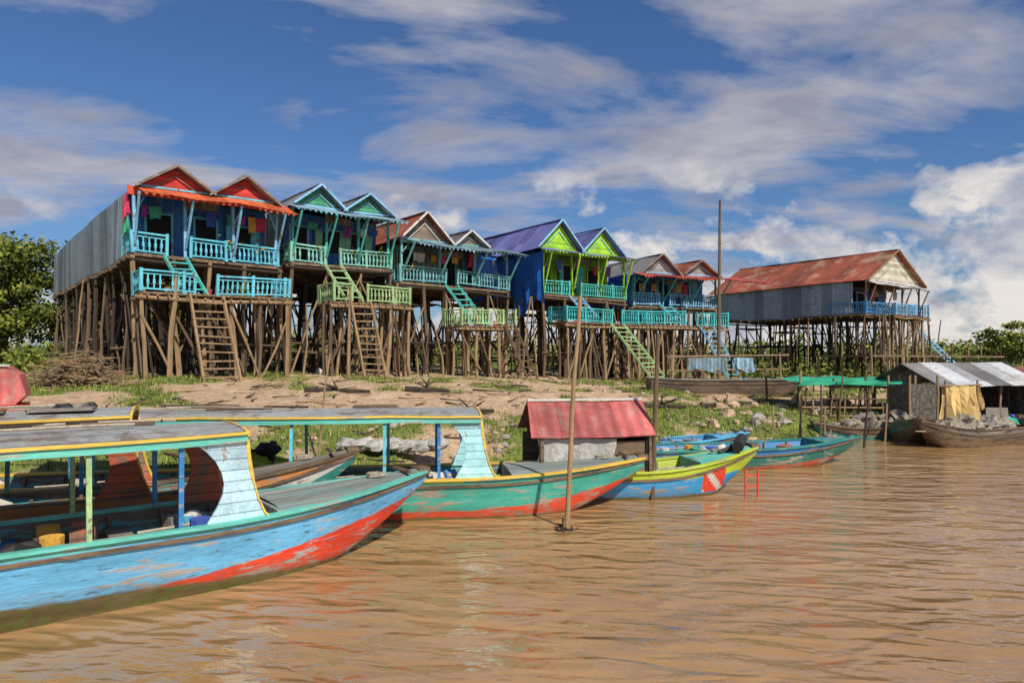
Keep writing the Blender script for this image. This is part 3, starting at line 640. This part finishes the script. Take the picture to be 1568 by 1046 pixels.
for s in(-1,1): mb.beam((xb+.03,s*.93,1.44),(xb+.03,0,2.16),.05,.07,B_wood)
mb.obj('cabin',eD,wob=.06,sd=4)
mb=MB()
mb.cyl((-.62,-.42,1.12),(-.15,.34,1.22),.13,.13,rubber,14); mb.cyl((-.95,-.1,.95),(-.25,.0,1.14),.06,.06,rubber)
for a in(-.15,.15): mb.beam((-.45+a,-.75,-.4),(-.42+a,-.7,.62),.035,.035,pred,up=(0,1,0))
for z in(.25,.5): mb.beam((-.62,-.74,z),(-.25,-.70,z),.03,.03,pred)
mb.blob((-11.3,0,1.2),(.28,.16,.16),rubber); mb.pole((-11.3,0,1.25),(-12.6,.1,.9),.03,.03,rubber); mb.cyl((-11.2,-.1,1.0),(-11.2,.1,1.35),.08,.08,rubber,8)
mb.obj('fittings',eD)
# ------------------------------------------------------------------ poles
def polo(name,p,q,r0,r1,m,extra=None):
    global R; R=random.Random(int(abs(p[0])*100))
    mb=MB(); mb.pole(p,q,r0,r1,m,n=8,seg=7,bend=.04)
    if extra: extra(mb)
    mb.obj(name)
bam=M('bamboo_mooring',(.33,.22,.11),(.17,.11,.06),scale=3,stretch=(1,1,.5),rough=.6)
def clump(mb):
    for i in range(40):
        a=R.uniform(0,6.28); r=R.uniform(.02,.2); mb.cyl((1.0+r*math.cos(a),12.8+r*math.sin(a),R.uniform(-.02,.03)),(1.0+r*1.5*math.cos(a+.8),12.8+r*1.5*math.sin(a+.8),R.uniform(0,.05)),.015,.01,post_d,4)
    for i in range(9): mb.cyl((1.02,12.8,.02+i*.022),(1.02,12.8,.045+i*.022),.085,.085,bam,8)
polo('mooring_pole',(1.0,12.8,-.8),(1.28,12.8,4.35),.05,.038,bam,clump)
polo('mooring_pole',(3.15,15.4,-.8),(3.3,15.4,3.75),.06,.045,post)
polo('mooring_pole',(-4.7,16.5,.3),(-4.4,16.5,3.3),.03,.02,bam)
def mast(mb):
    for i in range(8): z=3+i*1.05; mb.beam((12.9,43,z),(13.3,43,z+.03),.04,.03,post)
polo('wooden_mast',(13.0,43,.8),(13.1,43,13.1),.13,.075,post,mast)
# ------------------------------------------------------------------ floating structures on the right
net=M('fishing_net_dark',(.07,.07,.055),(.16,.14,.11),scale=8,thr=.5); gcan=M('green_canopy_net',(.02,.36,.20),(.02,.24,.13),scale=3,rough=.8); tan=M('tan_cloth',(.70,.50,.20),(.52,.36,.14),scale=2,bump=1)
R=random.Random(21)
e=empty('floating_hut',(17.3,27.8,0),math.radians(12)); mb=MB(); W,D=5.0,3.4
mb.box((W/2,D/2,.32),(W+.8,D+1.2,.1),floorm)
for i in range(6): mb.cyl((-.3+i*1.1,-.6,.12),(-.3+i*1.1,D+.6,.12),.2,.2,[cloths[1],post_d,post][i%3],8)
for x in(0,1.7,3.3,W):
    for y in(0,D): mb.pole((x,y,.3),(x+R.uniform(-.1,.1),y,2.2),.06,.05,post_l)
for i in range(6):
    a=-.2+(W+.2)*i/6; b_=a+W/6+.1; dz=.012*(i%2); mm=tin_white if i%3 else tin_roofY
    mb.slab((a,-.4,2.05+dz),(b_,-.4,2.05+dz),(b_,D/2,2.95+dz),(a,D/2,2.95+dz),-.02,mm); mb.slab((a,D/2,2.95+dz),(b_,D/2,2.95+dz),(b_,D+.4,2.05+dz),(a,D+.4,2.05+dz),-.02,mm)
mb.prism([(W,0,2.15),(W,D,2.15),(W,D/2,2.88)],(-.05,0,0),B_wood)
mb.box((W/2+.9,D,1.2),(W-1.8,.05,1.7),B_wood); mb.box((W,D/2+.6,1.1),(.05,D-1.4,1.5),net); mb.box((3.0,.05,.75),(1.1,.06,.8),B_deckg)
cloth(mb,.1,1.1,-.1,.5,2.0,tan)
for i in range(22): mb.cyl((R.uniform(.3,W),R.uniform(-.3,D-.4),.37),(R.uniform(.3,W),R.uniform(0,D-.4),R.uniform(.6,1.2)),.04,.03,post,5)
for i in range(18): mb.blob((R.uniform(1,W),R.uniform(-.3,1.5),.55),(R.uniform(.15,.4),.2,R.uniform(.15,.3)),R.choice([post,post_d,cloths[5],netm,cloths[1]]),rg=.7)
mb.obj('hut_parts',e,wob=.07,sd=2)
e=empty('floating_hut',(22.6,29.2,0),math.radians(20)); mb=MB(); W,D=5,3.5
mb.box((W/2,D/2,.3),(W+.8,D+1,.1),floorm)
for i in range(6): mb.cyl((-.3+i*1.1,-.5,.12),(-.3+i*1.1,D+.5,.12),.2,.2,post_d,8)
for x in(0,1.7,3.3,W):
    for y in(0,D): mb.pole((x,y,.3),(x,y,2.3),.06,.05,post_l)
mb.slab((-.3,-.4,2.2),(W+.2,-.4,2.2),(W+.2,D+.4,2.7),(-.3,D+.4,2.7),-.03,tin_rust); mb.box((W/2,D,1.2),(W,.05,1.8),wallwood); mb.box((.05,D/2,1.2),(.05,D,1.6),net)
cloth(mb,.2,1.6,-.05,.6,2.0,cloths[1]); mb.box((3.4,.05,.9),(2.0,.05,1.0),B_wood)
for i in range(14): mb.blob((R.uniform(.5,W),R.uniform(-.2,1.5),.5),(R.uniform(.15,.4),.2,R.uniform(.15,.3)),R.choice([post,post_d,B_orange,netm,cloths[1]]),rg=.7)
mb.obj('hut_parts',e,wob=.07,sd=5)
e=empty('green_net_canopy',(12.2,29,0),math.radians(6)); mb=MB(); W,D=4.6,3
N=9; vs=[(-.2+(W+.4)*i/N,-.3+(D+.4)*j/4,2.22+.12*(j/4)-.10*math.sin(math.pi*((i*1.0)%3)/3)-.05*math.sin(j*1.6)) for j in range(5) for i in range(N+1)]
mb.add(vs,[(j*(N+1)+i,j*(N+1)+i+1,(j+1)*(N+1)+i+1,(j+1)*(N+1)+i) for j in range(4) for i in range(N)],gcan)
cloth(mb,-.2,W+.2,-.32,2.05,2.22,gcan,n=16,amp=.04)
mb.box((W/2,D/2-.3,.3),(W+1,D+.6,.12),B_wood)
for x in(0,1.5,3.1,W):
    for y in(0,D-.1): mb.pole((x,y,-.6),(x+R.uniform(-.1,.1),y,2.3+R.uniform(0,.5)),.06,.05,R.choice([post_l,post]))
for i in range(12): x=R.uniform(0,W); mb.pole((x,-.1,.3),(x+R.uniform(-.3,.3),-.1,R.uniform(1.4,2.3)),.035,.03,R.choice([post_l,post]))
for z in(.7,1.1,1.5): mb.pole((0,-.1,z),(W,-.1,z+R.uniform(-.1,.1)),.04,.04,R.choice([post,post_l]))
for i in range(14): mb.blob((R.uniform(0,W),R.uniform(-.2,1.5),.5),(R.uniform(.15,.45),.25,R.uniform(.12,.3)),R.choice([post_d,B_dteal,gcan,netm,cloths[1]]),rg=.7)
mb.obj('canopy_parts',e,wob=.05,sd=3)
e=empty('fish_cage_platform',(15.6,26.8,0),math.radians(8)); mb=MB()
mb.box((.6,.6,.25),(2.2,2.0,.12),B_wood); mb.cyl((-.3,-.4,.1),(1.6,-.4,.1),.2,.2,cloths[1],8)
for x in(0,1.2):
    for y in(0,1.2): mb.pole((x,y,-.5),(x,y,2.5),.05,.045,post_l)
mb.box((.6,0,1.3),(1.1,.03,1.7),net); mb.box((.0,.6,1.3),(.03,1.1,1.7),net)
cloth(mb,.0,1.25,-1.9,.85,2.2,tan,amp=.12)
cloth(mb,1.0,1.5,-1.8,1.4,2.2,tan,amp=.15)
for a in(.0,1.3): mb.pole((a,-1.9,-.2),(a,-1.9,2.4),.04,.035,post_l)
mb.pole((-.1,-1.9,2.2),(1.5,-1.9,2.23),.035,.03,post_l)
mb.obj('cage_parts',e,wob=.05,sd=6)
e=empty('jetty_platform',(20,38,0),math.radians(18)); mb=MB()
for i in range(8):
    for y in(0,2,4): mb.pole((i*1.4,y,-.5),(i*1.4+R.uniform(-.2,.2),y,3.6+R.uniform(-.2,.9)),.07,.05,R.choice([post,post_l,post_d]))
mb.box((4.9,2,3.3),(10,4.4,.1),floorm); mb.pole((0,-.1,2.0),(9.8,-.1,2.2),.05,.05,post_l); mb.obj('jetty_parts',e,wob=.06,sd=7)
mb=MB()
for i in range(60):
    x=R.uniform(9,30); y=shore(x)+R.uniform(-2.6,3.5); z=gz(x,y); mb.pole((x,y,z-.4),(x+R.uniform(-.25,.25),y,max(z,0)+R.choice([.6,.9,1.3,1.6,2.4])*R.uniform(.8,1.2)),.045,.03,R.choice([post,post_l,post_d]))
mb.obj('mooring_stakes')
e=empty('drying_rack',(8.6,36.5,0),0); mb=MB()
for x in(0,1.8,3.6,5.8): mb.pole((x,0,.8),(x+R.uniform(-.1,.1),0,3.4),.06,.05,post_l); mb.pole((x,1.5,.8),(x,1.5,3.4),.06,.05,post)
mb.pole((-.3,0,3.25),(6.2,0,3.35),.05,.05,post_l); mb.pole((-.3,0,2.5),(6.2,0,2.6),.05,.04,post_l); mb.box((2.9,.8,3.3),(6,1.4,.05),B_deckg); cloth(mb,.8,2.8,-.1,2.5,3.2,tin_slate); cloth(mb,3.2,4.3,-.1,2.5,3.2,tin_lb); mb.obj('rack_parts',e)
e=empty('red_cabin_boat',(-14.3,17.6,1.95),math.radians(30)); mb=MB()
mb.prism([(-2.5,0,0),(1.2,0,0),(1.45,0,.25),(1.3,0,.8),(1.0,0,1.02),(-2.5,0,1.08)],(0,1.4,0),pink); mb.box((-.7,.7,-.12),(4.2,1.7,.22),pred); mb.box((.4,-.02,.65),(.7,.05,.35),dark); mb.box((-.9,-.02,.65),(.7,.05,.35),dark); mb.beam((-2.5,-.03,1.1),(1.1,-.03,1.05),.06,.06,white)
for a in(-2.2,-.7,.9): mb.pole((a,.1,-1.2),(a,.1,-.2),.07,.07,post); mb.pole((a,1.3,-1.2),(a,1.3,-.2),.07,.07,post)
mb.obj('cabin_shell',e)
R=random.Random(5); mb=MB()
for i in range(7): mb.blob((-4.2+i*.38,17.5+R.uniform(-.1,.1),.95+R.uniform(-.03,.05)),(.32,.22,.17),tarp,rg=.5)
mb.obj('rolled_tarpaulin')
# ------------------------------------------------------------------ firewood, driftwood
mb=MB(); R=random.Random(30)
for i in range(360):
    a=R.uniform(0,3.14); r=R.gauss(0,.7); x=-15.4+r; y=24.2+R.gauss(0,.45); h=max(0,1.1-abs(r)*.7)*R.random()
    z=gz(x,y)+.05+h; l=R.uniform(.3,.9); mb.pole((x-l*math.cos(a),y-l*math.sin(a)*.6,z-R.uniform(-.2,.25)),(x+l*math.cos(a),y+l*math.sin(a)*.6,z+R.uniform(-.2,.35)),R.uniform(.012,.035),.01,R.choice([post,post_l,post_l]),n=5,seg=2,bend=.15)
mb.obj('firewood_pile')
mb=MB()
for i in range(480):
    x=R.uniform(-12,18); y=shore(x)+R.uniform(.4,15); z=gz(x,y)+.03; a=R.uniform(-.6,1.2); l=R.choice([.2,.3,.3,.5,.9,1.4])*R.uniform(.5,1.1)
    mb.pole((x,y,z),(x+l*math.cos(a),y+l*math.sin(a),gz(x+l*math.cos(a),y+l*math.sin(a))+R.uniform(.02,.15)),R.uniform(.015,.05),.012,R.choice([post,post_d,post_l]),n=5,seg=3)
for x,y,l in((-7.3,24,2.2),(-4,25.5,1.6),(-2.2,22,1.6),(1.5,24,1.6),(5,27,2),(8,29,2),(10,30,1.6)):
    z=gz(x,y)+.08; mb.pole((x,y,z),(x+l,y+.5,gz(x+l,y+.5)+.12),.11,.06,post_d,n=8,bend=.15)
    for k in range(4): mb.pole((x+l*.5,y+.2,z+.05),(x+l*.5+R.uniform(-.7,.7),y+R.uniform(-.3,.3),z+R.uniform(.2,.5)),.04,.015,post_d,n=5)
mb.obj('driftwood')
mb=MB(); rock=M('clay_lump',(.48,.34,.22),(.3,.2,.12),scale=4,rough=.95,bump=1); gr=M('grey_stone',(.38,.33,.29),(.22,.18,.15),scale=4,rough=.95,bump=1)
for i in range(650):
    x=R.uniform(-13,22); y=shore(x)+abs(R.gauss(0,1))*4.0+.1; z=gz(x,y); s=R.choice([.03,.04,.06,.08,.13,.26 if x>7 else .08])*R.uniform(.6,1.3)
    mb.blob((x,y,z+s*.2),(s*R.uniform(.7,1.4),s*R.uniform(.7,1.3),s*R.uniform(.4,.8)),R.choice([rock,rock,gr]),nu=7,nv=5,rg=.6)
mb.obj('bank_rubble')
# ------------------------------------------------------------------ vegetation
def tree(name,x,y,h,cr,nc,nl,ls,seed):
    global R; R=random.Random(seed); z0=gz(x,y)-.2; e=empty(name,(x,y,z0)); mb=MB()
    mb.pole((0,0,0),(R.uniform(-.4,.4),0,h*.55),h*.035,h*.018,post_d,n=8,bend=.3)
    cl=[]
    for i in range(nc):
        a=R.uniform(0,6.28); rr=cr*math.sqrt(R.random()); zz=h*R.uniform(.25,.95); f=math.sin(math.pi*min(1,(zz/h-.1)/.95))**.5
        cl.append(V((rr*math.cos(a)*f,rr*math.sin(a)*f,zz)))
    for c in cl[:14]: mb.pole((0,0,h*R.uniform(.2,.5)),c,h*.012,h*.004,post_d,n=5,bend=.3)
    mb.obj('trunk_and_limbs',e); mb=MB()
    for c in cl:
        s=R.uniform(.5,1.1)*cr*.2; mm=R.choice([0,1,1,2])
        for k in range(nl):
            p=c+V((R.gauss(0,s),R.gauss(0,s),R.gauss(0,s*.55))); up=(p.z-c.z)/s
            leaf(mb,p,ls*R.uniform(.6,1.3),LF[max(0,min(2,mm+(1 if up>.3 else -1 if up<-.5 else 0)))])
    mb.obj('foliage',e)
for i,(x,y,h,cr) in enumerate([(-36.5,49,9.6,4.0),(-41,52,9.3,4.3),(-33.5,55,8,3.5),(-47,50,10,4.5),(-28,58,6.0,3.2)]): tree('broadleaf_tree',x,y,h,cr,60,190,.18,40+i)
tree('broadleaf_tree',66,92,6.2,2.8,22,110,.24,60); tree('broadleaf_tree',75,100,6.6,3.4,26,110,.26,61)
R=random.Random(70); mb=MB()
for i in range(900):
    t=R.random(); x=-150+t*420; y=95+R.uniform(0,60)+max(0,x-40)*.35
    if y<shore(x)+6: y=shore(x)+8+R.uniform(0,20)
    hh_=2.0+2.4*(.5+noise.noise(V((x*.05,y*.02,1))))+R.uniform(-.5,1.3)
    r=R.uniform(1.2,2.8); z0=gz(x,y)
    for k in range(46):
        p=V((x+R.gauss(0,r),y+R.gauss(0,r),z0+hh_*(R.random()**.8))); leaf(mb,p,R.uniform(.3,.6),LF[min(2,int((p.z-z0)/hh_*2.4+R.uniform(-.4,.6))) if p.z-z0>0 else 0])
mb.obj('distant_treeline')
mb=MB()
for i in range(300):
    x=R.uniform(-36,48); yl=28+ (x+15)*.7; y=yl+R.uniform(20,34) if x<20 else R.uniform(56,75)
    if R.random()<.25: x=R.uniform(-33,-24); y=R.uniform(34,50)
    if R.random()<.2: x=R.uniform(16,40); y=R.uniform(44,58)
    z0=gz(x,y); s=R.uniform(.4,.8)
    for k in range(60): 
        p=V((x+R.gauss(0,s),y+R.gauss(0,s),z0+abs(R.gauss(0,s*.75)))); leaf(mb,p,R.uniform(.12,.24),R.choice(LF))
mb.obj('bushes')
mb=MB()
def tuft(x,y,h,n,mats):
    z=gz(x,y)
    for k in range(n):
        a=R.uniform(0,6.28); px,py=x+R.gauss(0,.1),y+R.gauss(0,.1); hh=h*R.uniform(.4,1.3); w=.014+.01*R.random(); l=hh*.6
        mb.add([(px-w*math.sin(a),py+w*math.cos(a),z-.03),(px+w*math.sin(a),py-w*math.cos(a),z-.03),(px+l*math.cos(a),py+l*math.sin(a),z+hh)],[(0,1,2)],R.choice(mats))
for i in range(26000):
    x=R.uniform(-24,28); s=R.uniform(.3,18); y=shore(x)+s
    if grassy(x,y)+R.uniform(-.12,.12)<.15: continue
    tuft(x,y,.13,5,[GR[0],GR[1],GR[1],GR[2]] )
mb.obj('grass_tufts')
# ------------------------------------------------------------------ sky and light
el,az=math.radians(44),(0.50,-0.86)
rot=math.atan2(az[0],az[1])
w=bpy.data.worlds.new('World'); scn.world=w; w.use_nodes=True; nt=w.node_tree; nt.nodes.clear()
out=nt.nodes.new('ShaderNodeOutputWorld'); bg=nt.nodes.new('ShaderNodeBackground'); bg.inputs[1].default_value=.095
sky=nt.nodes.new('ShaderNodeTexSky'); sky.sky_type='NISHITA'; sky.sun_disc=False; sky.sun_elevation=el; sky.sun_rotation=rot; sky.air_density=1.1; sky.dust_density=.4; sky.ozone_density=1.8
tc=nt.nodes.new('ShaderNodeTexCoord').outputs['Generated']; sp=nt.nodes.new('ShaderNodeSeparateXYZ'); nt.links.new(tc,sp.inputs[0])
zc=mth(nt,'ADD',mth(nt,'MAXIMUM',sp.outputs[2],0.0),.14)
cb=nt.nodes.new('ShaderNodeCombineXYZ'); nt.links.new(mth(nt,'DIVIDE',sp.outputs[0],zc),cb.inputs[0]); nt.links.new(mth(nt,'DIVIDE',sp.outputs[1],zc),cb.inputs[1])
mp=nt.nodes.new('ShaderNodeMapping'); mp.inputs['Rotation'].default_value=(0,0,math.radians(-8)); mp.inputs['Location'].default_value=(5.3,2.2,0); nt.links.new(cb.outputs[0],mp.inputs[0]); P=mp.outputs[0]
n1=nz(nt,P,1.2,8,.56,.35,(.75,1.35,1)); n2=nz(nt,P,3.0,6,.6,.2,(.9,1.3,1)); n5=nz(nt,P,.35,3,.5)
mask=rng(nt,mth(nt,'ADD',mth(nt,'ADD',n1,mth(nt,'MULTIPLY',mth(nt,'SUBTRACT',n2,.5),.25)),mth(nt,'MULTIPLY',mth(nt,'SUBTRACT',n5,.5),.2)),.47,.60)
ccol=mixc(nt,rng(nt,n2,.38,.64),(5.6,5.4,5.8),(3.5,3.5,4.2))
skyc=mixc(nt,1.0,sky.outputs[0],mixc(nt,rng(nt,sp.outputs[2],.0,.25),(.40,.56,.80),(.46,.66,.95)),'MULTIPLY')
c1=mixc(nt,mth(nt,'MULTIPLY',mask,.86),skyc,ccol)
n3=nz(nt,tc,5.0,9,.57,.1,(1,1,1.5)); n4=nz(nt,tc,9,6,.6,0,(1,1,1.8))
az_=mth(nt,'DIVIDE',sp.outputs[0],mth(nt,'MAXIMUM',sp.outputs[1],.05))
hm=mth(nt,'MULTIPLY',rng(nt,sp.outputs[2],.30,.05,0,1),rng(nt,az_,-.5,.5,.30,1))
cm=mth(nt,'MULTIPLY',rng(nt,mth(nt,'ADD',n3,mth(nt,'MULTIPLY',hm,.23)),.575,.64),rng(nt,hm,.05,.25))
cc2=mixc(nt,rng(nt,n4,.36,.60),(4.2,4.5,5.4),(9.0,8.4,7.8))
c2_=mixc(nt,mth(nt,'MULTIPLY',cm,.93),c1,cc2)
nt.links.new(c2_,bg.inputs[0]); nt.links.new(bg.outputs[0],out.inputs[0])
sd=bpy.data.lights.new('sun','SUN'); sd.energy=5.0; sd.angle=math.radians(.5); sd.color=(1,.93,.80); so=bpy.data.objects.new('sun',sd); scn.collection.objects.link(so)
dv=V((az[0]*math.cos(el),az[1]*math.cos(el),math.sin(el))); so.rotation_euler=dv.to_track_quat('Z','Y').to_euler(); so.location=(0,-20,40)
cd=bpy.data.cameras.new('camera'); cam=bpy.data.objects.new('camera',cd); scn.collection.objects.link(cam); cam.location=(0,0,3.2); cam.rotation_euler=(math.radians(90),0,0)
cd.lens=24; cd.sensor_width=36; cd.shift_y=.016; cd.clip_end=6000; cd.clip_start=.1; scn.camera=cam
scn.view_settings.view_transform='Standard'; scn.view_settings.look='None'; scn.view_settings.exposure=0
